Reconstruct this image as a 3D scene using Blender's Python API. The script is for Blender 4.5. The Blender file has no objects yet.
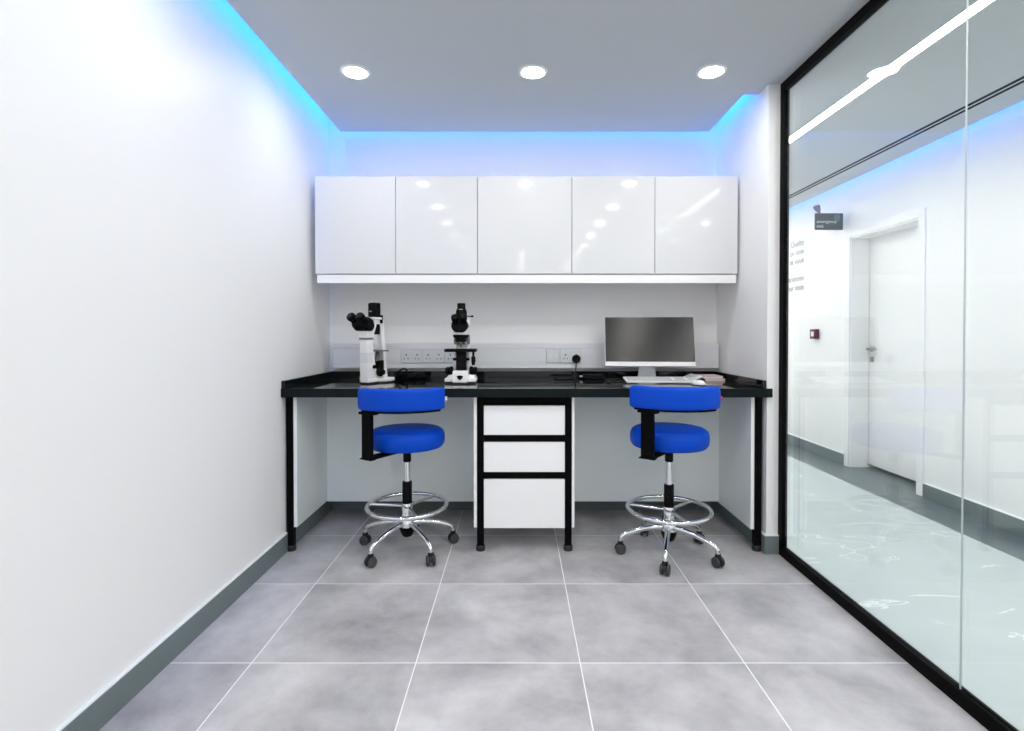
import bpy, bmesh, math, random
from mathutils import Vector, Matrix
random.seed(7)
PI = math.pi
scene = bpy.context.scene
COL = scene.collection

# ------------------------------------------------------------------ materials
def new_mat(name):
    m = bpy.data.materials.new(name); m.use_nodes = True
    nt = m.node_tree
    return m, nt, nt.nodes['Principled BSDF']

def mat(name, col, rough=.5, metal=0., spec=.5, coat=0., noise=0., nscale=40., bump=0., bscale=200.):
    m, nt, b = new_mat(name)
    b.inputs['Base Color'].default_value = (*col, 1)
    b.inputs['Roughness'].default_value = rough
    b.inputs['Metallic'].default_value = metal
    b.inputs['Specular IOR Level'].default_value = spec
    b.inputs['Coat Weight'].default_value = coat
    b.inputs['Coat Roughness'].default_value = .03
    tc = nt.nodes.new('ShaderNodeTexCoord')
    nz = nt.nodes.new('ShaderNodeTexNoise'); nz.inputs['Scale'].default_value = nscale
    nz.inputs['Detail'].default_value = 3
    nt.links.new(tc.outputs['Object'], nz.inputs['Vector'])
    mr = nt.nodes.new('ShaderNodeMapRange')
    mr.inputs['To Min'].default_value = max(0, rough*(1-.12)); mr.inputs['To Max'].default_value = min(1, rough*(1+.12))
    nt.links.new(nz.outputs['Fac'], mr.inputs['Value'])
    nt.links.new(mr.outputs['Result'], b.inputs['Roughness'])
    if noise:
        rp = nt.nodes.new('ShaderNodeValToRGB')
        rp.color_ramp.elements[0].position = .3; rp.color_ramp.elements[1].position = .7
        rp.color_ramp.elements[0].color = (*[c*(1-noise) for c in col], 1)
        rp.color_ramp.elements[1].color = (*[min(1, c*(1+noise)) for c in col], 1)
        nt.links.new(nz.outputs['Fac'], rp.inputs['Fac'])
        nt.links.new(rp.outputs['Color'], b.inputs['Base Color'])
    if bump:
        n2 = nt.nodes.new('ShaderNodeTexNoise'); n2.inputs['Scale'].default_value = bscale
        nt.links.new(tc.outputs['Object'], n2.inputs['Vector'])
        bp = nt.nodes.new('ShaderNodeBump'); bp.inputs['Strength'].default_value = bump; bp.inputs['Distance'].default_value = .001
        nt.links.new(n2.outputs['Fac'], bp.inputs['Height'])
        nt.links.new(bp.outputs['Normal'], b.inputs['Normal'])
    return m

def emit(name, col, strength):
    m = bpy.data.materials.new(name); m.use_nodes = True
    nt = m.node_tree; nt.nodes.clear()
    e = nt.nodes.new('ShaderNodeEmission'); o = nt.nodes.new('ShaderNodeOutputMaterial')
    e.inputs['Color'].default_value = (*col, 1); e.inputs['Strength'].default_value = strength
    nt.links.new(e.outputs[0], o.inputs['Surface'])
    return m

LAMP = 96.
M = {}
M['wall'] = mat('wall_paint', (.86, .855, .85), .45, spec=.3)
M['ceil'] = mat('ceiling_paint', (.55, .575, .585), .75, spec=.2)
M['cove'] = mat('cove_paint', (.82, .82, .83), .8, spec=.1)
M['base'] = mat('baseboard_vinyl', (.155, .19, .195), .45, spec=.35)
M['base_top'] = mat('baseboard_bead', (.75, .78, .78), .5)
M['gloss'] = mat('white_gloss_lacquer', (.715, .72, .73), .06, spec=.14)
M['white_lam'] = mat('white_laminate', (.9, .9, .9), .3)
M['edge'] = mat('white_edge', (.88, .88, .88), .35)
M['panel'] = mat('bench_panel_laminate', (.80, .85, .84), .4)
M['black_metal'] = mat('black_powder_coat', (.0025, .0025, .003), .55, spec=.05)
M['foot'] = mat('black_rubber', (.02, .02, .02), .6)
M['top'] = mat('dark_solid_worktop', (.003, .006, .007), .05, spec=.5, noise=.3, nscale=120)
M['top_edge'] = mat('dark_edge_band', (.006, .010, .011), .5, spec=.1)
M['blue'] = mat('blue_vinyl', (.0, .058, .50), .42, spec=.15, bump=.08, bscale=400)
M['black_plastic'] = mat('black_plastic', (.003, .003, .0035), .45, spec=.12)
M['castor'] = mat('castor_plastic', (.012, .012, .013), .45, spec=.3)
M['castor_tread'] = mat('castor_tread', (.055, .055, .058), .5, spec=.3)
M['chrome'] = mat('chrome', (.82, .83, .85), .09, metal=1)
M['steel'] = mat('brushed_steel', (.4, .4, .4), .32, metal=1)
M['scope'] = mat('microscope_enamel', (.87, .87, .87), .28)
M['scope_grey'] = mat('microscope_grey', (.16, .165, .17), .4)
M['scope_dark'] = mat('microscope_black', (.002, .002, .0025), .45, spec=.12)
M['lens'] = mat('eyepiece_glass', (.004, .006, .01), .2, spec=.3)
M['sock'] = mat('socket_plastic', (.74, .76, .78), .35)
M['sock_line'] = mat('socket_line_grey', (.32, .34, .36), .5)  # plain mid grey for socket rims, label plates and small parts
M['hole'] = mat('socket_hole', (.04, .04, .045), .7)
M['trunk'] = mat('trunking_pvc', (.8, .81, .83), .4)
M['silver'] = mat('monitor_silver', (.8, .8, .81), .3, spec=.5)
M['stand'] = mat('monitor_stand', (.5, .5, .51), .3, metal=.6)
M['screen'] = mat('screen_matte', (.006, .0065, .0065), .2, spec=.42)
M['key'] = mat('keyboard_keys', (.5, .52, .53), .5)
M['kbd'] = mat('keyboard_white', (.8, .8, .8), .4)
M['paper'] = mat('paper', (.82, .8, .8), .8)
M['pink'] = mat('pink_cover', (.66, .48, .48), .5, noise=.15, nscale=30)
M['redtag'] = mat('red_tag', (.55, .05, .12), .6)
M['whitetag'] = mat('white_tag', (.8, .8, .8), .6)
M['sign'] = mat('sign_slate', (.018, .036, .04), .5, spec=.15)
M['teal'] = mat('sign_teal', (.015, .12, .115), .5)
M['signtext'] = mat('sign_text', (.62, .72, .72), .5)
M['purple'] = mat('sign_purple', (.10, .075, .16), .5)
M['letter'] = mat('grey_vinyl_letters', (.19, .20, .21), .6)
M['alarm'] = mat('alarm_red', (.11, .012, .05), .45)
M['doorleaf'] = mat('door_paint', (.86, .86, .86), .25)
M['slot'] = mat('black_slot', (.003, .003, .003), .9, spec=.02)
M['slotw'] = mat('slot_white', (.6, .62, .63), .6)
M['seal'] = mat('glass_seal', (.5, .54, .54), .3)
M['lamp'] = emit('lamp_lens', (1, .972, .93), LAMP*.62)
M['strip'] = emit('linear_led', (1, .985, .965), 21.)

def tile_mat():
    m, nt, b = new_mat('grey_porcelain_tiles')
    N, L = nt.nodes.new, nt.links.new
    g = N('ShaderNodeNewGeometry'); sx = N('ShaderNodeSeparateXYZ'); L(g.outputs['Position'], sx.inputs[0])
    def math_(op, a, c=None, d=None):
        n = N('ShaderNodeMath'); n.operation = op
        for i, v in enumerate((a, c, d)):
            if v is None: continue
            if isinstance(v, (int, float)): n.inputs[i].default_value = v
            else: L(v, n.inputs[i])
        return n.outputs[0]
    T = .5995
    u = math_('DIVIDE', math_('ADD', sx.outputs['X'], .369+6), T)
    v = math_('DIVIDE', math_('ADD', sx.outputs['Y'], 6-1.879), T)
    def edge(c):
        f = math_('FRACT', c)
        return math_('MINIMUM', f, math_('SUBTRACT', 1., f))
    # grid shift so a line falls on x=-0.369 / y=1.879
    u = math_('SUBTRACT', u, (6/T) % 1.); v = math_('SUBTRACT', v, (6/T) % 1.)
    e = math_('MINIMUM', edge(u), edge(v))
    grout = N('ShaderNodeMapRange'); grout.inputs['From Min'].default_value = .0026; grout.inputs['From Max'].default_value = .0044
    grout.inputs['To Min'].default_value = 1; grout.inputs['To Max'].default_value = 0
    L(e, grout.inputs['Value'])
    cell = N('ShaderNodeCombineXYZ'); L(math_('FLOOR', u), cell.inputs[0]); L(math_('FLOOR', v), cell.inputs[1])
    wn = N('ShaderNodeTexWhiteNoise'); L(cell.outputs[0], wn.inputs['Vector'])
    off = N('ShaderNodeVectorMath'); off.operation = 'MULTIPLY_ADD'
    L(wn.outputs['Color'], off.inputs[0]); off.inputs[1].default_value = (20, 20, 20); L(g.outputs['Position'], off.inputs[2])
    n1 = N('ShaderNodeTexNoise'); n1.inputs['Scale'].default_value = 3.2; n1.inputs['Detail'].default_value = 9; n1.inputs['Roughness'].default_value = .62
    n1.inputs['Distortion'].default_value = .15
    L(off.outputs[0], n1.inputs['Vector'])
    rp = N('ShaderNodeValToRGB')
    rp.color_ramp.elements[0].position = .30; rp.color_ramp.elements[1].position = .72
    rp.color_ramp.elements[0].color = (.30, .292, .304, 1); rp.color_ramp.elements[1].color = (.61, .597, .61, 1)
    L(n1.outputs['Fac'], rp.inputs['Fac'])
    tv = N('ShaderNodeMapRange'); tv.inputs['To Min'].default_value = .95; tv.inputs['To Max'].default_value = 1.05
    L(wn.outputs['Value'], tv.inputs['Value'])
    hs = N('ShaderNodeHueSaturation'); L(rp.outputs['Color'], hs.inputs['Color']); L(tv.outputs['Result'], hs.inputs['Value'])
    mx = N('ShaderNodeMix'); mx.data_type = 'RGBA'
    L(grout.outputs['Result'], mx.inputs['Factor']); L(hs.outputs['Color'], mx.inputs['A']); mx.inputs['B'].default_value = (.88, .86, .87, 1)
    L(mx.outputs['Result'], b.inputs['Base Color'])
    rr = N('ShaderNodeMapRange'); rr.inputs['To Min'].default_value = .3; rr.inputs['To Max'].default_value = .5
    L(n1.outputs['Fac'], rr.inputs['Value']); L(rr.outputs['Result'], b.inputs['Roughness'])
    b.inputs['Specular IOR Level'].default_value = .35
    bp = N('ShaderNodeBump'); bp.inputs['Strength'].default_value = .4; bp.inputs['Distance'].default_value = .001; bp.invert = True
    L(grout.outputs['Result'], bp.inputs['Height']); L(bp.outputs['Normal'], b.inputs['Normal'])
    return m
M['tile'] = tile_mat()

def marble_mat():
    m, nt, b = new_mat('pale_marble_floor')
    N, L = nt.nodes.new, nt.links.new
    g = N('ShaderNodeNewGeometry')
    mp = N('ShaderNodeMapping'); mp.inputs['Rotation'].default_value = (0, 0, .9); mp.inputs['Scale'].default_value = (1, 2.6, 1)
    L(g.outputs['Position'], mp.inputs['Vector'])
    n1 = N('ShaderNodeTexNoise'); n1.inputs['Scale'].default_value = 1.3; n1.inputs['Detail'].default_value = 8; n1.inputs['Distortion'].default_value = 1.2
    L(mp.outputs[0], n1.inputs['Vector'])
    rp = N('ShaderNodeValToRGB')
    e = rp.color_ramp.elements
    base = (.50, .56, .555, 1)
    e[0].position = 0; e[0].color = (.45, .50, .495, 1)
    e[1].position = 1; e[1].color = (.53, .585, .58, 1)
    for p, c in ((.622, base), (.629, (.80, .83, .83, 1)), (.636, base)):
        k = e.new(p); k.color = c
    L(n1.outputs['Fac'], rp.inputs['Fac']); L(rp.outputs['Color'], b.inputs['Base Color'])
    b.inputs['Roughness'].default_value = .16
    b.inputs['Specular IOR Level'].default_value = .5
    return m
M['marble'] = marble_mat()
M['border'] = mat('dark_floor_border', (.105, .132, .132), .3, noise=.12, nscale=4)

def glass_mat():
    m = bpy.data.materials.new('clear_glass'); m.use_nodes = True
    nt = m.node_tree; nt.nodes.clear()
    N, L = nt.nodes.new, nt.links.new
    o = N('ShaderNodeOutputMaterial'); mix = N('ShaderNodeMixShader')
    t = N('ShaderNodeBsdfTransparent'); t.inputs['Color'].default_value = (.968, .985, .98, 1)
    gl = N('ShaderNodeBsdfGlossy'); gl.inputs['Roughness'].default_value = .0; gl.inputs['Color'].default_value = (1, 1, 1, 1)
    lw = N('ShaderNodeLayerWeight'); lw.inputs['Blend'].default_value = .5
    p = N('ShaderNodeMath'); p.operation = 'POWER'; p.inputs[1].default_value = 5
    a = N('ShaderNodeMath'); a.operation = 'MULTIPLY_ADD'; a.inputs[1].default_value = .96; a.inputs[2].default_value = .04
    L(lw.outputs['Facing'], p.inputs[0]); L(p.outputs[0], a.inputs[0]); L(a.outputs[0], mix.inputs['Fac'])
    L(t.outputs[0], mix.inputs[1]); L(gl.outputs[0], mix.inputs[2]); L(mix.outputs[0], o.inputs['Surface'])
    return m
M['glass'] = glass_mat()

# ------------------------------------------------------------------ mesh builder
class MB:
    def __init__(s): s.bm = bmesh.new()
    def _merge(s, t, mtx=None):
        if mtx is not None: bmesh.ops.transform(t, matrix=mtx, verts=t.verts)
        bmesh.ops.recalc_face_normals(t, faces=t.faces)
        me = bpy.data.meshes.new('t'); t.to_mesh(me); t.free()
        s.bm.from_mesh(me); bpy.data.meshes.remove(me)
        return s
    def box(s, x0, x1, y0, y1, z0, z1, bev=0., seg=2, mtx=None):
        t = bmesh.new(); bmesh.ops.create_cube(t, size=1)
        for v in t.verts:
            v.co = ((x0+x1)/2+v.co.x*(x1-x0), (y0+y1)/2+v.co.y*(y1-y0), (z0+z1)/2+v.co.z*(z1-z0))
        if bev:
            bmesh.ops.recalc_face_normals(t, faces=t.faces); t.normal_update()
            ns = [f.normal.copy() for f in t.faces]
            bmesh.ops.bevel(t, geom=list(t.edges), offset=bev, segments=seg, profile=.5, affect='EDGES')
            t.normal_update()
            for f in t.faces: f.smooth = max(f.normal.dot(n) for n in ns) < .9995
        return s._merge(t, mtx)
    def prism(s, poly, axis, a, b, bev=0., seg=2, mtx=None):
        """extrude the 2d outline along an axis: x->(y,z) y->(x,z) z->(x,y)"""
        t = bmesh.new()
        def P(p, h): return {'x': (h, p[0], p[1]), 'y': (p[0], h, p[1]), 'z': (p[0], p[1], h)}[axis]
        va = [t.verts.new(P(p, a)) for p in poly]; vb = [t.verts.new(P(p, b)) for p in poly]
        n = len(poly)
        t.faces.new(va); t.faces.new(vb[::-1])
        for i in range(n): t.faces.new((va[i], va[(i+1) % n], vb[(i+1) % n], vb[i]))
        bmesh.ops.recalc_face_normals(t, faces=t.faces)
        if bev:
            bmesh.ops.recalc_face_normals(t, faces=t.faces); t.normal_update()
            ns = [f.normal.copy() for f in t.faces]
            bmesh.ops.bevel(t, geom=list(t.edges), offset=bev, segments=seg, profile=.5, affect='EDGES')
            t.normal_update()
            for f in t.faces: f.smooth = max(f.normal.dot(n) for n in ns) < .9995
        return s._merge(t, mtx)
    def lathe(s, prof, seg=32, mtx=None):
        """profile of (r, z) turned about z; r=0 closes the ends"""
        t = bmesh.new(); rings = []
        for r, z in prof:
            if r < 1e-6: rings.append([t.verts.new((0, 0, z))])
            else: rings.append([t.verts.new((r*math.cos(2*PI*i/seg), r*math.sin(2*PI*i/seg), z)) for i in range(seg)])
        for A, B in zip(rings, rings[1:]):
            for i in range(seg):
                j = (i+1) % seg
                if len(A) == 1 and len(B) == 1: continue
                if len(A) == 1: t.faces.new((A[0], B[j], B[i]))
                elif len(B) == 1: t.faces.new((A[i], A[j], B[0]))
                else: t.faces.new((A[i], A[j], B[j], B[i]))
        for f in t.faces: f.smooth = True
        return s._merge(t, mtx)
    def rod(s, p0, p1, r0, r1=None, seg=20, bev=.15):
        r1 = r0 if r1 is None else r1
        p0, p1 = Vector(p0), Vector(p1); d = p1-p0; h = d.length
        b = min(bev*min(r0, r1), h*.3)
        m = Matrix.Translation(p0) @ d.to_track_quat('Z', 'Y').to_matrix().to_4x4()
        return s.lathe([(0, 0), (r0-b, 0), (r0, b), (r1, h-b), (r1-b, h), (0, h)], seg, m)
    def tube(s, pts, r, seg=12, closed=False, sub=6, flat=1.):
        P = [Vector(p) for p in pts]; n = len(P); R = r if isinstance(r, (list, tuple)) else [r]*n
        S, SR = [], []
        for i in range(n if closed else n-1):
            g = (lambda k: P[k % n]) if closed else (lambda k: P[min(max(k, 0), n-1)])
            gr = (lambda k: R[k % n]) if closed else (lambda k: R[min(max(k, 0), n-1)])
            a, b, c, d = g(i-1), g(i), g(i+1), g(i+2)
            for k in range(sub):
                u = k/sub
                S.append(.5*((2*b)+(-a+c)*u+(2*a-5*b+4*c-d)*u*u+(-a+3*b-3*c+d)*u**3))
                SR.append(gr(i)*(1-u)+gr(i+1)*u)
        if not closed: S.append(P[-1]); SR.append(R[-1])
        t = bmesh.new(); m = len(S); rings = []
        T0 = (S[1]-S[0]).normalized(); up = Vector((0, 0, 1)) if abs(T0.z) < .9 else Vector((1, 0, 0))
        nrm = (up-T0*up.dot(T0)).normalized()
        for i in range(m):
            T = ((S[(i+1) % m]-S[i-1]) if closed else (S[min(i+1, m-1)]-S[max(i-1, 0)])).normalized()
            nrm = (nrm-T*nrm.dot(T)).normalized(); bn = T.cross(nrm)
            rings.append([t.verts.new(S[i]+(nrm*math.cos(2*PI*k/seg)*flat+bn*math.sin(2*PI*k/seg))*SR[i]) for k in range(seg)])
        for i in range(m if closed else m-1):
            A, B = rings[i], rings[(i+1) % m]
            for k in range(seg): t.faces.new((A[k], A[(k+1) % seg], B[(k+1) % seg], B[k]))
        if not closed: t.faces.new(rings[0][::-1]); t.faces.new(rings[-1])
        for f in t.faces: f.smooth = True
        return s._merge(t)
    def build(s, name, m, parent=None, smooth=True):
        for e in s.bm.edges:
            if len(e.link_faces) == 2 and e.calc_face_angle(0) > math.radians(40): e.smooth = False
        if not smooth:
            for f in s.bm.faces: f.smooth = False
        me = bpy.data.meshes.new(name); s.bm.to_mesh(me); s.bm.free()
        me.materials.append(m if not isinstance(m, str) else M[m])
        o = bpy.data.objects.new(name, me); COL.objects.link(o)
        if parent: o.parent = parent
        return o

def tag(o, label, cat, group=None, kind=None):
    o['label'] = label; o['category'] = cat
    if group: o['group'] = group
    if kind: o['kind'] = kind
    return o
def thing(name, label, cat, loc=(0, 0, 0), rz=0., group=None, kind=None):
    o = bpy.data.objects.new(name, None); COL.objects.link(o)
    o.location = loc; o.rotation_euler = (0, 0, rz); o.empty_display_size = .05
    return tag(o, label, cat, group, kind)
def struct(o, label, cat): return tag(o, label, cat, None, 'structure')
def text(body, name, size, m, parent, mtx, depth=.001, align='LEFT'):
    c = bpy.data.curves.new(name, 'FONT'); c.body = body; c.size = size; c.extrude = depth; c.align_x = align
    t = bpy.data.objects.new('t', c); COL.objects.link(t)
    bpy.context.view_layer.update()
    me = bpy.data.meshes.new_from_object(t.evaluated_get(bpy.context.evaluated_depsgraph_get()))
    bpy.data.objects.remove(t)
    me.transform(mtx); me.materials.clear(); me.materials.append(M[m])
    o = bpy.data.objects.new(name, me); COL.objects.link(o); o.parent = parent
    return o

# ------------------------------------------------------------------ setting
LW, RW, BW = -1.278, 1.362, 3.545          # wall faces
YB, ZC, ZU = -4.8, 2.55, 2.70              # rear wall, ceiling, cove top
CW, YE = 3.0, 7.6                          # corridor wall, corridor end
STUB = 2.825
struct(MB().box(LW-.12, LW, YB-.12, BW+.12, -.1, ZU).build('wall_left', 'wall'), 'long white satin wall on the left of the room', 'wall')
struct(MB().box(LW, RW, BW, BW+.12, -.1, ZU).build('wall_back', 'wall'), 'white wall behind the lab bench and cabinets', 'wall')
struct(MB().box(RW, 1.47, STUB, YE, -.1, ZU).build('wall_right', 'wall'), 'white wall stub between bench and black glass frame', 'wall')
struct(MB().box(LW, CW+.3, YB-.12, YB, -.1, ZU).build('wall_rear', 'wall'), 'white wall behind the camera', 'wall')
MB_c = MB()
D0, D1, DH = 3.875, 4.672, 2.065           # corridor door opening
MB_c.box(CW, CW+.3, YB, D0, -.1, ZU).box(CW, CW+.3, D1, YE, -.1, ZU).box(CW, CW+.3, D0, D1, DH, ZU)
struct(MB_c.build('wall_corridor', 'wall'), 'white corridor wall with the door beyond the glass', 'wall')
struct(MB().box(1.47, CW+.3, YE, YE+.12, -.1, ZU).build('wall_end', 'wall'), 'white wall closing the corridor', 'wall')
struct(MB().box(LW, 1.45, YB, BW, -.05, 0).build('floor', 'tile'), 'grey porcelain floor tiles with pale grout', 'floor')
struct(MB().box(1.45, 2.674, YB, YE, -.05, 0).build('floor_corridor', 'marble'), 'pale veined polished corridor floor beyond the glass', 'floor')
struct(MB().box(2.674, CW, YB, YE, -.05, 0).box(CW, CW+.3, D0, D1, -.05, 0).build('floor_border', 'border'), 'dark grey floor border along the corridor wall', 'floor')
# lowered ceiling: open to the cove along the left, back and part of the right wall
EL, EB, ER, ERY = -1.176, 3.478, 1.279, 2.945
slab = [(EL, YB), (1.43, YB), (1.43, STUB), (RW, STUB), (RW, ERY), (ER, ERY), (ER, EB), (EL, EB)]
struct(MB().prism(slab, 'z', ZC, ZC+.035).build('ceiling', 'ceil', smooth=False), 'pale grey lowered ceiling with recessed lights', 'ceiling')
CE = 2.925
SL0, SL1 = 1.872, 1.932                    # linear light slot in the corridor ceiling
B0, B1 = 2.650, 2.718                      # black double slot
cm = MB()
for a, b in ((1.47, SL0), (SL1, B0), (B1, CE)): cm.box(a, b, YB, YE, ZC, ZC+.035)
struct(cm.build('ceiling_corridor', 'ceil', smooth=False), 'pale grey corridor ceiling beyond the glass', 'ceiling')
struct(MB().box(LW-.12, CW+.3, YB-.12, YE+.12, ZU, ZU+.1).build('ceiling_cove', 'cove'), 'upper ceiling inside the lit coves', 'ceiling')
# double black slot
bs = thing('slot_diffuser', 'thin double black slot running along the corridor ceiling beyond the glass', 'air slot', (0, 0, ZC))
MB().box(B0, B0+.027, YB, YE, -.001, .03).box(B1-.027, B1, YB, YE, -.001, .03).build('slot_channel', 'slot', bs)
MB().box(B0+.027, B1-.027, YB, YE, -.001, .03).build('slot_divider', 'slotw', bs)
# baseboards with a pale bead on top
def baseboard(name, label, boxes):
    b = MB(); t = MB()
    for x0, x1, y0, y1 in boxes:
        b.box(x0, x1, y0, y1, 0, .099); t.box(x0, x1, y0, y1, .099, .104)
    o = struct(b.build(name, 'base'), label, 'baseboard'); t.build('top_bead', 'base_top', o); return o
baseboard('baseboard_left', 'slate grey baseboard along the left wall', [(LW, LW+.013, YB, BW)])
baseboard('baseboard_back', 'slate grey baseboard of the back wall under the bench', [(LW+.013, RW-.013, BW-.013, BW)])
baseboard('baseboard_right', 'slate grey baseboard around the right wall stub', [(RW-.013, RW, STUB-.013, BW), (RW, 1.43, STUB-.013, STUB)])
baseboard('baseboard_corridor', 'slate grey baseboard along the corridor wall', [(CW-.013, CW, YB, D0-.07), (CW-.013, CW, D1+.07, YE)])

# glass partition
w = thing('window_1', 'full height clear glass partition in a slim black frame', 'glass partition', (0, 0, 0), kind='structure')
GX0, GX1 = 1.426, 1.456
fr = MB()
fr.box(GX0, GX1, STUB-.04, STUB-.0005, 0, ZC).box(GX0, GX1, YB, STUB-.04, 0, .05).box(GX0, GX1, YB, STUB-.04, ZC-.046, ZC)
fr.build('window_frame', 'black_metal', w)
SEAM = 1.668
for a, b in ((SEAM+.003, STUB-.04), (.35+.003, SEAM-.003), (YB, .35-.003)):
    MB().box(1.436, 1.448, a, b, .05, ZC-.046).build('glass_pane', 'glass', w)
for y in (SEAM, .35):
    MB().box(1.4355, 1.4385, y-.0022, y+.0022, .05, ZC-.046).build('glass_seal', 'seal', w)

# corridor door
d = thing('door_1', 'white flush door set deep in the corridor wall', 'door', (CW, 0, 0), kind='structure')
f = MB(); AW = .062
f.box(-.012, .0, D0-AW, D0, .0, DH+AW, .002).box(-.012, 0, D1, D1+AW, 0, DH+AW, .002).box(-.012, 0, D0, D1, DH, DH+AW, .002)
f.box(0, .16, D0, D0+.012, 0, DH).box(0, .16, D1-.012, D1, 0, DH).box(0, .16, D0+.012, D1-.012, DH-.012, DH)
f.build('door_frame', 'doorleaf', d)
MB().box(.165, .205, D0+.004, D1-.004, .03, DH-.004, .002).build('door_leaf', 'doorleaf', d)
h = MB()
hy, hz = D1-.052, 1.067
h.rod((.165, hy, hz), (.152, hy, hz), .026).rod((.152, hy, hz), (.115, hy, hz), .010)
h.tube([(.118, hy, hz), (.112, hy-.02, hz), (.112, hy-.07, hz), (.112, hy-.115, hz)], .010)
h.build('door_handle', 'steel', d)
MB().box(.155, .165, hy-.02, hy+.02, hz-.118, hz-.07, .004).build('door_lock', 'steel', d)

# ------------------------------------------------------------------ lamps
def downlight(x, y, label):
    o = thing('downlight', label, 'ceiling light', (x, y, ZC), group='recessed ceiling downlights')
    MB().lathe([(.058, -.001), (.060, -.006), (.072, -.004), (.075, 0), (.058, 0), (.058, -.001)], 40).build('trim_ring', 'edge', o)
    MB().lathe([(0, -.0035), (.05, -.0035), (.0575, -.001), (.0575, -.0004), (0, -.0004)], 40).build('lamp_lens', 'lamp', o)
downlight(-.832, 2.69, 'round recessed ceiling downlight above the left blue stool')
downlight(.082, 2.69, 'round recessed ceiling downlight above the drawer unit, middle of the row')
downlight(1.0, 2.685, 'round recessed ceiling downlight above the monitor, nearest the glass')
def disk_light(x, y, k=1.):
    l = bpy.data.lights.new('downlight_or_fill', 'AREA'); l.shape = 'DISK'; l.size = .115
    l.color = (1, .972, .93); l.energy = k*LAMP*PI*PI*.0575**2
    o = bpy.data.objects.new('downlight_or_fill', l); COL.objects.link(o); o.location = (x, y, ZC-.004)
for x in (-.84, .082, 1.01):
    for y in (1.67, .82, .03, -.8, -1.62, -2.5, -3.35, -4.2):  # rearmost rows are unseen fill, added to brighten the bench wall
        if x == .082 and -2 < y < 1: continue
        disk_light(x, y, .5 if x < 0 else 1.)
for y in (5.7, 6.9, 1.2, .0, -1.2, -2.6): disk_light(2.3, y, 1.)  # unseen fill lamps added to brighten the corridor
ll = thing('linear_light', 'bright white linear light set in the corridor ceiling beyond the glass', 'ceiling light', (0, 0, ZC))
MB().box(SL0, SL1, YB, YE, .004, .012).build('light_diffuser', 'strip', ll)
MB().box(SL0, SL1, YB, YE, .013, .033).build('light_channel', 'edge', ll)
def cove_light(loc, rot, lx, ly, power):
    l = bpy.data.lights.new('cove_led', 'AREA'); l.shape = 'RECTANGLE'; l.size = lx; l.size_y = ly
    l.color = (.0, .225, 1.); l.energy = power
    o = bpy.data.objects.new('cove_led', l); COL.objects.link(o); o.location = loc; o.rotation_euler = rot
BL = 1.3
def strip_at(x0, y0, x1, y1, nx, ny, tilt):
    """LED tape lying in the cove between two points, facing the wall direction (nx, ny)"""
    L = math.hypot(x1-x0, y1-y0)
    z = Vector((nx, ny, -tilt)).normalized(); x = Vector((x1-x0, y1-y0, 0)).normalized()
    y = z.cross(x) * -1
    m = Matrix((x, -y, -z)).transposed()
    if m.determinant() < 0: m = Matrix((-x, -y, -z)).transposed()
    cove_light(((x0+x1)/2, (y0+y1)/2, 2.69), m.to_euler(), L, .02, BL*L)
strip_at(EL-.012, YB+.05, EL-.012, EB-.01, -1, 0, 3.)
strip_at(EL+.01, EB+.012, ER-.01, EB+.012, 0, 1, 3.)
strip_at(ER+.012, ERY+.01, ER+.012, EB-.01, 1, 0, 3.)
strip_at(CE+.012, YB+.05, CE+.012, YE-.05, 1, 0, 3.)

# ------------------------------------------------------------------ bench
WZ, WF = .905, 2.80
bench = thing('worktop', 'long dark glossy laboratory worktop with low upstands against the back wall', 'worktop', (0, 0, 0))
MB().prism([(LW+.002, WF+.003), (1.381, WF+.003), (1.381, STUB-.016), (RW-.002, STUB-.016), (RW-.002, BW-.002), (LW+.002, BW-.002)], 'z', WZ-.048, WZ, .001).build('slab', 'top', bench)
MB().box(LW+.002, 1.381, WF, WF+.003, WZ-.048, WZ-.0005).build('worktop_edging', 'top_edge', bench)
MB().box(LW+.022, RW-.022, BW-.022, BW-.002, WZ, WZ+.042, .002).build('upstand', 'top', bench)
MB().box(LW+.002, LW+.022, WF+.005, BW-.002, WZ, WZ+.042, .002).build('upstand', 'top', bench)
MB().box(RW-.022, RW-.002, WF+.028, BW-.002, WZ, WZ+.042, .002).build('upstand', 'top', bench)
bfr = thing('bench_frame', 'black legs with white end and back panels carrying the dark worktop', 'bench frame', (0, 0, 0))
def leg(x, y0, parent, hw=.0185):
    l = MB().box(x-hw, x+hw, y0, y0+2*hw, .03, WZ-.048, .003).build('leg', 'black_metal', parent)
    MB().lathe([(0, 0), (.023, 0), (.025, .003), (.025, .026), (.02, .03), (.012, .04), (0, .04)], 20, Matrix.Translation((x, y0+hw, 0))).build('foot', 'foot', l)
leg(-1.2525, 2.85, bfr); leg(1.330, 2.85, bfr)
MB().box(-1.2335, -1.215, 2.862, BW-.03, .132, WZ-.048, .001).build('end_panel', 'panel', bfr)
MB().box(-1.2345, -1.214, 2.858, 2.862, .131, WZ-.048, .001).build('panel_edging', 'edge', bfr)
MB().box(1.292, 1.3105, 2.862, BW-.03, .12, WZ-.048, .001).build('end_panel', 'panel', bfr)
MB().box(1.291, 1.3112, 2.858, 2.862, .119, WZ-.048, .001).build('panel_edging', 'edge', bfr)
MB().box(-1.215, -.24, 3.31, 3.328, .128, WZ-.048, .001).build('back_panel', 'panel', bfr)
MB().box(.318, 1.292, 3.31, 3.328, .128, WZ-.048, .001).build('back_panel', 'panel', bfr)

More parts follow.
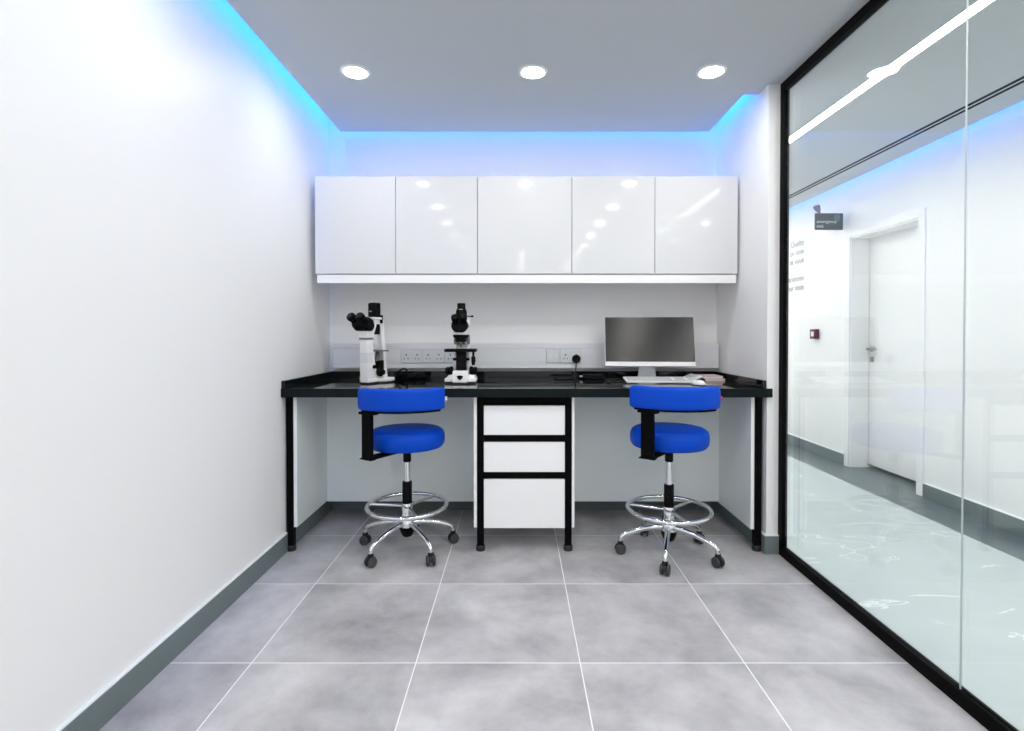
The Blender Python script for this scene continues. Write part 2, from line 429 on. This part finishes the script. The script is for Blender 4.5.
du = thing('drawer_unit', 'white three drawer unit in a black frame under the bench middle', 'drawer unit', (0, 0, 0))
leg(-.2025, 2.852, du); leg(.2835, 2.852, du)
MB().box(-.2385, -.2215, 2.856, 3.40, .13, WZ-.05, .001).build('side_panel', 'edge', du)
MB().box(.3025, .3175, 2.856, 3.40, .13, WZ-.05, .001).build('side_panel', 'edge', du)
MB().box(-.22, .3015, 2.90, 3.39, .135, WZ-.05).build('carcass', 'white_lam', du)
for z0, z1 in ((.805, .855), (.6035, .642), (.398, .4365)):
    MB().box(-.1835, .2645, 2.866, 2.898, z0+.001, z1-.001, .002).build('grip_rail', 'black_metal', du)
for z0, z1 in ((.642, .805), (.4365, .6035), (.125, .398)):
    MB().box(-.1835, .2645, 2.858, 2.898, z0+.001, z1-.001, .0015).build('drawer', 'white_lam', du)

# ------------------------------------------------------------------ wall cabinets
CX = [-1.232, -.740, -.2405, .334, .8405, 1.346]
CLAB = ['white gloss wall cabinet at the left end, above the binocular microscope facing aside',
        'white gloss wall cabinet over the upright microscope, second along from the left wall',
        'widest white gloss wall cabinet, in the middle above the drawer unit',
        'white gloss wall cabinet above the monitor, between the widest one and the end one',
        'white gloss wall cabinet at the right end, next to the glass partition']
CF, CZ0, CZ1 = 3.17, 1.566, 2.159
for i in range(5):
    x0, x1 = CX[i], CX[i+1]
    c = thing('wall_cabinet', CLAB[i], 'cabinet', ((x0+x1)/2, BW, CZ0), group='white wall cabinets over the bench')
    h = (x1-x0)/2; a = .0035 if i == 0 else 0; b = .0035 if i == 4 else 0
    MB().box(-h+.0005, h-.0005, CF+.021-BW, -.001, .001, CZ1-CZ0-.002).build('cabinet_body', 'white_lam', c)
    MB().box(-h+.0018, h-.0018, CF-BW, CF+.019-BW, .002, CZ1-CZ0, .0012).build('door', 'gloss', c)
pm = MB().box(-1.221, 1.340, CF+.006, CF+.024, 1.511, CZ0-.003, .001).box(-1.221, 1.340, CF+.024, BW-.001, 1.546, CZ0-.003).build('cabinet_pelmet', 'white_lam')
tag(pm, 'long white pelmet strip running under the row of wall cabinets', 'pelmet')

# ------------------------------------------------------------------ trunking and sockets
TF = 3.48
tr = thing('cable_trunking', 'white three compartment cable trunking along the wall above the bench', 'trunking', (0, 0, 0))
MB().box(LW+.045, RW-.008, TF+.004, BW-.001, .970, 1.139).build('trunking_body', 'trunk', tr)
MB().box(LW+.045, RW-.008, TF, TF+.004, 1.103, 1.139, .0015).build('trunking_cover', 'trunk', tr)
MB().box(LW+.045, RW-.008, TF+.001, TF+.004, 1.004, 1.1015, .001).build('trunking_cover', 'trunk', tr)
MB().box(LW+.045, RW-.008, TF, TF+.004, .970, 1.0025, .0015).build('trunking_cover', 'trunk', tr)
def sock(x0, x1, label, double=True, group='socket plates on the trunking'):
    cx = (x0+x1)/2; hw = (x1-x0)/2-.001
    s = thing('wall_socket' if double else 'data_outlet', label, 'socket', (cx, TF+.001, 1.0525), group=group)
    MB().box(-hw-.0012, hw+.0012, -.003, 0, -.0462, .0462).build('back_rim', 'sock_line', s)
    MB().box(-hw, hw, -.010, -.003, -.045, .045, .002).build('face_plate', 'sock', s)
    if double:
        for sx in (-1, 1):
            hb = MB()
            px = sx*.036
            hb.box(px-.0035, px+.0035, -.0108, -.009, .002, .014).box(px-.0155, px-.0085, -.0108, -.009, -.021, -.0145).box(px+.0085, px+.0155, -.0108, -.009, -.021, -.0145)
            hb.build('pin_holes', 'hole', s)
            MB().box(sx*.012-.008, sx*.012+.008, -.0135, -.0098, .020, .034, .001).build('rocker_switch', 'sock', s)
    else:
        for px in (-.017, .017):
            MB().box(px-.012, px+.012, -.0115, -.0098, -.012, .012, .001).build('data_port', 'trunk', s)
    return s
sock(-.778, -.632, 'white double socket nearest the left microscope, first on the trunking')
sock(-.632, -.4845, 'white double socket in the middle of the trio by the left microscope')
sock(-.4845, -.338, 'white double socket partly hidden behind the upright microscope')
sock(.198, .287, 'blank looking white outlet plate beside the plugged socket', False)
sock(.2885, .432, 'white double socket holding a round black plug, left of the monitor')
pl = thing('power_plug', 'round black plug in the socket left of the monitor, cord hanging down', 'plug', (.396, TF-.0095, 1.034))
MB().rod((0, 0, 0), (0, -.030, 0), .029, .025, 28, .25).build('plug_body', 'black_plastic', pl)
MB().tube([(0, -.018, -.022), (-.003, -.022, -.05), (-.010, -.04, -.095), (-.012, -.06, -.1205), (-.02, -.10, -.125), (-.06, -.13, -.125), (-.12, -.135, -.125), (-.16, -.13, -.125)], .0036, 8).build('cord', 'black_plastic', pl)

# cable heap beside the left microscope
cb = thing('cable_coil', 'tangle of black power cord on the worktop beside the left microscope', 'cable', (-.725, 3.40, WZ))
pts = []
for i in range(34):
    a = i*.62; r = .036+.014*math.sin(i*1.7)
    pts.append((r*1.5*math.cos(a), r*math.sin(a), .007+.0009*i+.004*math.sin(i*2.3)))
MB().tube(pts, .0055, 8, sub=4).build('cord', 'black_plastic', cb)
MB().tube([(-.06, -.03, .01), (-.045, -.03, .045), (-.02, -.03, .068), (.008, -.03, .062), (.012, -.03, .03), (.03, -.03, .012)], .0055, 8).build('cord', 'black_plastic', cb)
MB().box(.03, .12, -.02, .03, .002, .04, .008).build('adapter', 'black_plastic', cb)
dc = thing('power_adapter', 'black power adapter with cord on the worktop behind the keyboard', 'adapter', (.47, 3.40, WZ))
MB().box(-.04, .10, -.025, .025, .001, .032, .006).build('adapter_body', 'black_plastic', dc)
MB().tube([(.10, 0, .016), (.13, -.005, .03), (.16, -.005, .02), (.2, .0, .006), (.26, .0, .005)], .004, 8).build('cord', 'black_plastic', dc)
MB().rod((-.04, 0, .016), (-.06, 0, .016), .007).build('connector', 'steel', dc)

# ------------------------------------------------------------------ computer
mo = thing('monitor', 'slim silver computer monitor with dark switched off screen on the bench', 'monitor', (.848, 3.34, WZ), math.radians(-4))
tilt = Matrix.Translation((0, -.05, .088)) @ Matrix.Rotation(math.radians(-11), 4, 'X')
W2, HH = .2835, .322
MB().box(-W2, W2, -.010, .022, 0, HH, .003, mtx=tilt).build('screen_casing', 'silver', mo)
MB().box(-W2+.004, W2-.004, -.0108, -.009, .030, HH-.003, mtx=tilt).build('screen', 'screen', mo)
MB().prism([(-.075, .005), (-.058, .11), (.03, .11), (.047, .005)], 'y', -.02, -.005, .002).build('stand_neck', 'stand', mo)
MB().box(-.10, .07, -.11, .07, 0, .006, .002).build('stand_base', 'stand', mo)

kb = thing('keyboard', 'white computer keyboard with pale grey keys in front of the monitor', 'keyboard', (.865, 3.13, WZ), math.radians(-2))
kt = Matrix.Translation((0, -.06, .004)) @ Matrix.Rotation(math.radians(7), 4, 'X')
MB().box(-.212, .212, 0, .135, 0, .011, .003, mtx=kt).build('keyboard_body', 'kbd', kb)
MB().box(-.19, -.17, .105, .12, 0, .012).build('foot', 'kbd', kb).location = (0, -.06, 0)
MB().box(.17, .19, .105, .12, 0, .012).build('foot', 'kbd', kb).location = (0, -.06, 0)
km = MB()
for r in range(5):
    n = 21 if r else 21
    for k in range(n):
        x = -.200+k*.0192
        if k in (14, 18) and r < 4: continue
        if r == 4 and 3 < k < 9: continue
        km.box(x, x+.0165, .010+(4-r)*.0235, .010+(4-r)*.0235+.0195, .011, .0145, .002, 1, mtx=kt)
km.box(-.200+4*.0192, -.200+9*.0192-.003, .010, .0295, .011, .0145, .002, 1, mtx=kt)
km.build('keys', 'key', kb)
ms = thing('computer_mouse', 'white computer mouse right of the keyboard', 'mouse', (1.05, 3.0, WZ), math.radians(8))
msm = MB(); rings = [(0, .0), (.85, .0), (1., .15), (1., .3), (.9, .6), (.7, .82), (.4, .96), (0, 1.)]
msm.lathe(rings, 24, Matrix.Diagonal((.034, .054, .030, 1)))
msm.build('mouse_body', 'kbd', ms)
MB().rod((-.004, .026, .0245), (.004, .026, .0245), .007).build('scroll_wheel', 'sock_line', ms)
def book(label, x, y, z, rz, w, dd, h, cover):
    b = thing('book', label, 'book', (x, y, z), rz, 'pink booklets beside the mouse')
    MB().box(-w/2+.002, w/2-.003, -dd/2+.003, dd/2-.003, .0025, h-.0025).build('pages', 'paper', b)
    MB().box(-w/2, w/2, -dd/2, dd/2, 0, .0025, .0006).box(-w/2, w/2, -dd/2, dd/2, h-.0025, h, .0006).box(-w/2-.001, -w/2+.002, -dd/2, dd/2, 0, h, .0006).build('cover', cover, b)
book('lower pink booklet of the pair lying beside the mouse', 1.240, 3.335, WZ, math.radians(3), .128, .17, .014, 'pink')
book('upper pink covered booklet lying on the other one beside the mouse', 1.237, 3.34, WZ+.014, math.radians(-3), .124, .17, .016, 'pink')
np_ = thing('notepad', 'white notepad propped against the pink booklets by the monitor', 'notepad', (1.10, 3.34, WZ), math.radians(3))
MB().box(0, .062, -.10, .10, 0, .009, .001, mtx=Matrix.Translation((.004, 0, .0)) @ Matrix.Rotation(math.radians(-24), 4, 'Y')).build('notepad_sheets', 'paper', np_)
np_.location.z = WZ+.0005

# ------------------------------------------------------------------ stools
def stool(x, y, dz, leg0, ring0, brk, back_mid, label, ring_r, tagm):
    s = thing('lab_stool', label, 'stool', (x, y, 0), group='blue lab stools at the bench')
    # cushion
    zb, zt, R = .578+dz, .672+dz, .209
    pr = [(0, zb), (R*.80, zb), (R*.93, zb+.006), (R*.985, zb+.022), (R, zb+.048), (R*.99, zb+.072), (R*.955, zb+.089), (R*.88, zb+.100), (R*.7, zb+.106), (0, zb+.108)]
    MB().lathe(pr, 56).build('seat', 'blue', s)
    MB().lathe([(0, zb-.012), (.11, zb-.012), (.115, zb-.001), (0, zb-.001)], 32).build('seat_plate', 'black_metal', s)
    # backrest pad: arc about the seat axis
    def arc_pad(r0, r1, z0, z1, half, e, n=40, seg=16):
        t = bmesh.new(); rings = []
        for i in range(n+1):
            u = -1+2*i/n; a = back_mid+u*half
            k = max(0., (abs(u)*half-(half-.11))/.11); sc = math.sqrt(max(0, 1-k**2.6)) if k < 1 else 0.
            sc = max(sc, .05)
            ring = []
            rc, zc = (r0+r1)/2, (z0+z1)/2; hr, hz = (r1-r0)/2*(.35+.65*sc), (z1-z0)/2*(.55+.45*sc)
            for q in range(seg*2):
                th = 2*PI*q/(seg*2); c, sn = math.cos(th), math.sin(th)
                px = math.copysign(abs(c)**e, c)*hr; pz = math.copysign(abs(sn)**e, sn)*hz
                rr = rc+px
                ring.append(t.verts.new((rr*math.cos(a), rr*math.sin(a), zc+pz)))
            rings.append(ring)
        m = seg*2
        for A, B in zip(rings, rings[1:]):
            for q in range(m): t.faces.new((A[q], A[(q+1) % m], B[(q+1) % m], B[q]))
        t.faces.new(rings[0][::-1]); t.faces.new(rings[-1])
        for f in t.faces: f.smooth = True
        return t
    half = math.radians(51)
    b = MB(); b._merge(arc_pad(.245, .300, .812+dz, .926+dz, half, .42)); back = b.build('backrest', 'blue', s)
    a0 = back_mid+half-.012
    e = Vector((.290*math.cos(a0), .290*math.sin(a0), .868+dz))
    MB().box(e.x-.004, e.x+.010, e.y-.006, e.y+.006, e.z-.011, e.z+.009, .002).build('tag', tagm, back)
    b = MB(); b._merge(arc_pad(.250, .292, .803+dz, .8175+dz, half-.08, .5)); b.build('backing_plate', 'black_metal', s)
    # bracket: upright flat bar plus foot running under the seat
    rot = Matrix.Rotation(brk, 4, 'Z')
    b = MB()
    b.box(.268, .290, -.033, .033, .568+dz, .808+dz, .002, mtx=rot)
    b.box(.06, .290, -.033, .033, .562+dz, .5725+dz, .002, mtx=rot)
    b.box(.250, .296, -.050, .050, .793+dz, .806+dz, .002, mtx=rot)
    b.box(.262, .296, -.042, .042, .562+dz, .568+dz, .0015, mtx=rot)
    b.build('back_bracket', 'black_metal', s)
    # column
    MB().rod((0, 0, .495+dz), (0, 0, .565+dz), .022).build('lift_collar', 'black_plastic', s)
    MB().rod((0, 0, .36), (0, 0, .50+dz), .0165, bev=.05).build('lift_piston', 'chrome', s)
    MB().rod((0, 0, .255), (0, 0, .382), .0265, bev=.08).build('lift_sleeve', 'black_plastic', s)
    hub = MB().lathe([(0, .262), (.026, .262), (.030, .25), (.032, .21), (.042, .165), (.046, .150), (.046, .135), (0, .135)], 32).build('hub', 'chrome', s)
    MB().lathe([(0, .136), (.044, .136), (.040, .11), (.030, .085), (.024, .078), (0, .078)], 28).build('hub_cap', 'black_plastic', hub)
    # foot ring with three spokes
    fr_ = MB(); n = 28
    fr_.tube([(ring_r*math.cos(2*PI*i/n), ring_r*math.sin(2*PI*i/n), .248) for i in range(n)], .0115, 14, True, 3)
    ringo = fr_.build('foot_ring', 'chrome', s)
    for k in range(3):
        a = math.radians(ring0+120*k)
        MB().tube([(.022*math.cos(a), .022*math.sin(a), .244), ((ring_r-.004)*math.cos(a), (ring_r-.004)*math.sin(a), .248)], .0085, 10).build('spoke', 'chrome', ringo)
    # five legs with twin wheel castors
    for k in range(5):
        a = math.radians(leg0+72*k); c, sn = math.cos(a), math.sin(a)
        P = lambda r, z: (r*c, r*sn, z)
        lg = MB().tube([P(.030, .150), P(.08, .149), P(.14, .139), P(.20, .122), P(.240, .106), P(.257, .090), P(.262, .066)],
                       [.0165, .0155, .0145, .0135, .013, .013, .0125], 14).build('leg', 'chrome', s)
        ca = random.uniform(-.5, .5)+a+PI/2*0
        rotc = Matrix.Translation(P(.262, 0)) @ Matrix.Rotation(ca, 4, 'Z')
        cm = MB()
        cm.lathe([(0, .072), (.014, .072), (.016, .060), (.013, .052), (0, .052)], 16, rotc)
        cm.prism([(.030*math.cos(t), .028+.030*math.sin(t)) for t in [PI*i/10 for i in range(11)]], 'y', -.007, .007, mtx=rotc)
        cs = cm.build('caster', 'castor', lg)
        for sy in (-1, 1):
            wm = MB().lathe([(0, 0), (.017, 0), (.021, .0015), (.0262, .004), (.028, .008), (.0265, .013), (.022, .0155), (.012, .0165), (0, .0165)], 26,
                     rotc @ Matrix.Translation((0, sy*.008, .028)) @ Matrix.Rotation(-sy*PI/2, 4, 'X'))
            wm.build('caster_wheel', 'castor_tread', lg)
    return s
R_ = math.radians
stool(-.611, 2.877, -.004, -123, 55, R_(-123), R_(-86), 'blue vinyl lab stool on chrome base at the left knee space by the microscopes', .217, 'whitetag')
stool(.827, 2.815, .012, -110, 38, R_(-128), R_(-99), 'blue vinyl lab stool on chrome base in front of the monitor', .219, 'redtag')

# ------------------------------------------------------------------ inverted microscope (left)
m1 = thing('inverted_microscope', 'white inverted microscope with black binocular eyepieces turned aside, at the bench left', 'microscope', (-.890, 3.085, WZ), R_(-27))
b = MB()
b.prism([(-.032, -.03), (.032, -.03), (.036, .05), (.062, .09), (.078, .135), (.070, .165), (-.070, .165), (-.078, .135), (-.062, .09), (-.036, .05)], 'z', .008, .030, .004)
b.build('base', 'scope', m1)
MB().prism([(-.029, -.027), (.029, -.027), (.033, .05), (.059, .09), (.075, .135), (.067, .162), (-.067, .162), (-.075, .135), (-.059, .09), (-.033, .05)], 'z', 0, .008).build('base_pad', 'foot', m1)
MB().prism([(-.030, .025), (.060, .025), (.040, .10), (.020, .19), (.012, .262), (-.030, .262)], 'x', -.031, .031, .004).build('body', 'scope', m1)
MB().box(-.0314, .0314, -.0306, .010, .125, .185, .001).build('body_band', 'sock', m1)
MB().box(-.034, .034, -.033, .015, .262, .273, .002).build('collar', 'scope_grey', m1)
MB().prism([(-.034, .273), (.014, .273), (.030, .31), (.046, .352), (.030, .372), (.0, .335), (-.036, .318)], 'x', -.033, .033, .003).build('head_mount', 'scope', m1)
hd = MB()
hd.prism([(-.050, .312), (.000, .312), (.018, .340), (.006, .380), (-.040, .398), (-.084, .372), (-.082, .340)], 'x', -.050, .050, .012, 3)
head = hd.build('binocular_head', 'scope_dark', m1)
for sx in (-.034, .034):
    ey = MB(); dv = Vector((0, -.84, .54)); p0 = Vector((sx, -.045, .362))
    ey.rod(p0, p0+dv*.045, .025, .023, 24).rod(p0+dv*.045, p0+dv*.075, .0265, .0255, 24, .25)
    eo = ey.build('eyepiece', 'scope_dark', head)
    MB().rod(p0+dv*.0745, p0+dv*.0762, .016).build('eye_lens', 'lens', eo)
# stage, objectives, knobs
MB().box(-.06, .068, .030, .115, .190, .199, .002).build('stage', 'scope_grey', m1)
MB().box(-.026, .030, .075, .112, .055, .135, .004).build('objective_block', 'scope_dark', m1)
MB().rod((0, .085, .13), (0, .085, .189), .017, .012).build('objective', 'scope_grey', m1)
for s_ in (1, -1):
    k = MB().rod((s_*.031, .062, .066), (s_*.056, .062, .066), .027, bev=.2).rod((s_*.056, .062, .066), (s_*.074, .062, .066), .016, bev=.2)
    k.build('focus_knob', 'scope_dark', m1)
MB().rod((.031, .02, .100), (.043, .02, .100), .012).build('side_knob', 'scope_dark', m1)
MB().rod((-.031, .0, .204), (-.046, .0, .204), .007).build('side_knob', 'scope_dark', m1)
MB().rod((-.031, -.005, .030), (-.050, -.005, .030), .009).build('side_knob', 'scope', m1)
# lamp pillar, arm, housing
MB().prism([(.160, .025), (.118, .025), (.128, .10), (.116, .19), (.100, .30), (.100, .342), (.030, .362), (.030, .382), (.125, .382), (.132, .30), (.142, .19), (.150, .10)], 'x', -.018, .018, .004).build('lamp_pillar', 'scope', m1)
MB().box(-.019, .019, .048, .090, .292, .356, .004).build('condenser', 'scope_dark', m1)
lh = MB().box(-.030, .030, .034, .088, .396, .484, .010, 3).build('lamp_housing', 'scope_dark', m1)
MB().box(-.032, .032, .030, .092, .382, .396, .002).build('housing_plate', 'scope', m1)
MB().box(-.016, .004, .0332, .0342, .428, .434).build('label_plate', 'sock_line', lh)
MB().box(.018, .028, .088, .106, .36, .41, .002).build('housing_hinge', 'scope_dark', m1)

# ------------------------------------------------------------------ upright microscope
m2 = thing('upright_microscope', 'white upright microscope with black stage facing the room, above the drawers', 'microscope', (-.336, 3.085, WZ))
b = MB()
b.prism([(-.095, -.005), (-.052, -.010), (-.047, -.035), (.047, -.035), (.052, -.010), (.095, -.005), (.088, .15), (-.088, .15)], 'z', .010, .032, .004)
b.prism([(-.036, .008), (.088, .008), (.088, .03), (.02, .078), (-.030, .074)], 'x', -.045, .045, .005)
b.prism([(-.093, .012), (-.080, .045), (-.045, .055), (.045, .055), (.080, .045), (.093, .012)], 'y', .02, .13, .004)
b.build('base', 'scope', m2)
MB().prism([(-.093, -.003), (-.050, -.008), (-.045, -.032), (.045, -.032), (.050, -.008), (.093, -.003), (.086, .148), (-.086, .148)], 'z', 0, .010).build('base_pad', 'foot', m2)
MB().prism([(-.019, .048), (0, .052), (.019, .048), (.014, .034), (0, .022), (-.014, .034)], 'y', -.0385, -.0352).build('emblem', 'scope_dark', m2)
for s_ in (-1, 1):
    MB().prism([(s_*.030, .05), (s_*.062, .05), (s_*.047, .13), (s_*.042, .21), (s_*.030, .21)], 'y', .065, .13, .003).build('arm', 'scope', m2)
MB().box(-.044, .044, .09, .135, .19, .285, .006).build('limb', 'scope', m2)
MB().box(-.0295, .0295, .02, .10, .078, .195, .004).build('condenser_carriage', 'scope_dark', m2)
for s_ in (-1, 1):
    MB().rod((s_*.028, .045, .143), (s_*.050, .045, .143), .008).build('condenser_knob', 'scope_dark', m2)
    k = MB().rod((s_*.050, .05, .072), (s_*.072, .05, .072), .029, bev=.2).rod((s_*.072, .05, .072), (s_*.095, .05, .072), .024, bev=.2)
    k.build('focus_knob', 'scope_dark', m2)
MB().box(-.095, .093, -.02, .10, .188, .206, .004).build('stage', 'scope_dark', m2)
MB().rod((.074, .03, .193), (.074, .03, .155), .007).rod((.074, .03, .160), (.074, .03, .125), .013, bev=.2).rod((.074, .03, .126), (.074, .03, .108), .010, bev=.2).build('stage_control', 'scope_dark', m2)
# nosepiece
MB().box(-.046, .044, .05, .135, .232, .290, .003).build('nosepiece_housing', 'scope_grey', m2)
MB().prism([(-.046, .292), (-.046, .278), (-.03, .268), (.028, .268), (.044, .278), (.044, .292)], 'y', .012, .05, .002).build('nosepiece', 'scope_dark', m2)
tb = MB().lathe([(0, .0), (.034, .0), (.037, .008), (.030, .02), (0, .024)], 28, Matrix.Translation((0, .03, .248)))
tb.build('turret', 'scope_dark', m2)
for q, (ox, oy, ln) in enumerate(((0, .018, .034), (.025, .025, .022), (-.022, .04, .02))):
    MB().rod((ox, oy, .252), (ox*1.25, oy, .252-ln), .009, .006).build('objective', 'sock_line' if q else 'steel', m2)
# head
MB().prism([(-.02, .290), (.13, .290), (.13, .36), (.09, .385), (.02, .372), (-.02, .325)], 'x', -.048, .044, .006).build('head', 'scope', m2)
MB().prism([(.030, .33), (.046, .34), (.054, .385), (.030, .385)], 'y', .05, .11, .003).build('head_shoulder', 'scope', m2)
bh = MB()
bh.prism([(-.052, .345), (-.046, .322), (-.026, .304), (.022, .304), (.042, .322), (.050, .345), (.040, .372), (-.044, .372)], 'y', -.045, .02, .008, 3)
bh = bh.build('binocular_body', 'scope_dark', m2)
for sx in (-.0255, .0245):
    ey = MB(); dv = Vector((0, -.84, .54)); p0 = Vector((sx, -.025, .358))
    ey.rod(p0, p0+dv*.04, .019, .017, 24).rod(p0+dv*.04, p0+dv*.072, .0215, .0205, 24, .25)
    eo = ey.build('eyepiece', 'scope_dark', bh)
    MB().rod(p0+dv*.0715, p0+dv*.0733, .013).build('eye_lens', 'lens', eo)
ph = MB().lathe([(0, .37), (.036, .37), (.036, .385), (.033, .432), (.028, .445), (.025, .450), (.025, .478), (.022, .481), (0, .481)], 28, Matrix.Translation((-.001, .06, 0))).build('photo_tube', 'scope_dark', m2)
MB().box(-.012, .010, .030, .034, (.4405), .4455).build('label_plate', 'sock_line', ph)
MB().rod((.036, .055, .402), (.066, .05, .402), .003).rod((.060, .051, .402), (.072, .049, .402), .006).build('slide_lever', 'scope_dark', m2)

# ------------------------------------------------------------------ corridor signs
sg = thing('exit_sign', 'small dark slate sign reading emergency exit projecting from the corridor wall', 'sign', (CW, 4.775, 2.155))
MB().box(-.268, -.012, -.006, .006, 0, .152, .003).build('sign_panel', 'sign', sg)
MB().box(-.012, 0, -.02, .02, .04, .11, .003).build('wall_bracket', 'edge', sg)
MB().prism([(-.045+.030*math.cos(2*PI*i/28)-.022, .112+.030*math.sin(2*PI*i/28)) for i in range(28)], 'y', -.0085, -.0055).build('roundel', 'teal', sg)
fx = Matrix.Rotation(PI/2, 4, 'X')
text('emergency', 'sign_lettering', .042, 'signtext', sg, Matrix.Translation((-.255, -.0065, .062)) @ fx)
text('exit', 'sign_lettering', .042, 'signtext', sg, Matrix.Translation((-.255, -.0065, .020)) @ fx)
MB().prism([(-.232, .152), (-.268, .182), (-.285, .205), (-.272, .222), (-.225, .232), (-.218, .20), (-.218, .152)], 'y', -.005, .005, .001).build('sign_wing', 'purple', sg)
wl = thing('wall_lettering', 'grey vinyl lettering on the corridor wall about quality and tests', 'lettering', (CW, 5.43, 0))
rotw = Matrix.Rotation(-PI/2, 4, 'Z') @ Matrix.Rotation(PI/2, 4, 'X')
for body, z in (('Quality', 2.138), ('on time', 2.045), ('at value', 1.952), ('guarantees', 1.765), ('our tests', 1.668)):
    text(body, 'text_line', .09, 'letter', wl, Matrix.Translation((-.0015, 0, z)) @ rotw, align='RIGHT')
al = thing('alarm_call_point', 'small dark red fire alarm call point on the corridor wall', 'alarm', (CW, 5.195, 1.20))
MB().box(-.045, 0, -.046, .046, -.048, .048, .004).build('alarm_case', 'alarm', al)
MB().box(-.0465, -.0445, -.024, .024, -.024, .024, .001).build('alarm_plate', 'whitetag', al)

# ------------------------------------------------------------------ camera, world, view
cam = bpy.data.cameras.new('camera'); co = bpy.data.objects.new('camera', cam); COL.objects.link(co)
cam.sensor_width = 36; cam.lens = 519/1024*36
co.location = (0, 0, 1.2); co.rotation_euler = (R_(90-.7), 0, 0)
cam.shift_x = -5/1024; cam.shift_y = -25.16/1024
cam.clip_start = .01
scene.camera = co
wd = bpy.data.worlds.new('world'); scene.world = wd; wd.use_nodes = True
wd.node_tree.nodes['Background'].inputs[0].default_value = (.02, .02, .02, 1)
vs = scene.view_settings
vs.view_transform = 'Standard'; vs.look = 'None'; vs.gamma = 1; vs.use_curve_mapping = False
vs.exposure = 0.95
scene.cycles.use_denoising = True
scene.cycles.max_bounces = 14; scene.cycles.diffuse_bounces = 8; scene.cycles.glossy_bounces = 6
scene.cycles.transparent_max_bounces = 16
scene.cycles.caustics_reflective = False; scene.cycles.caustics_refractive = False
scene.cycles.sample_clamp_indirect = 6
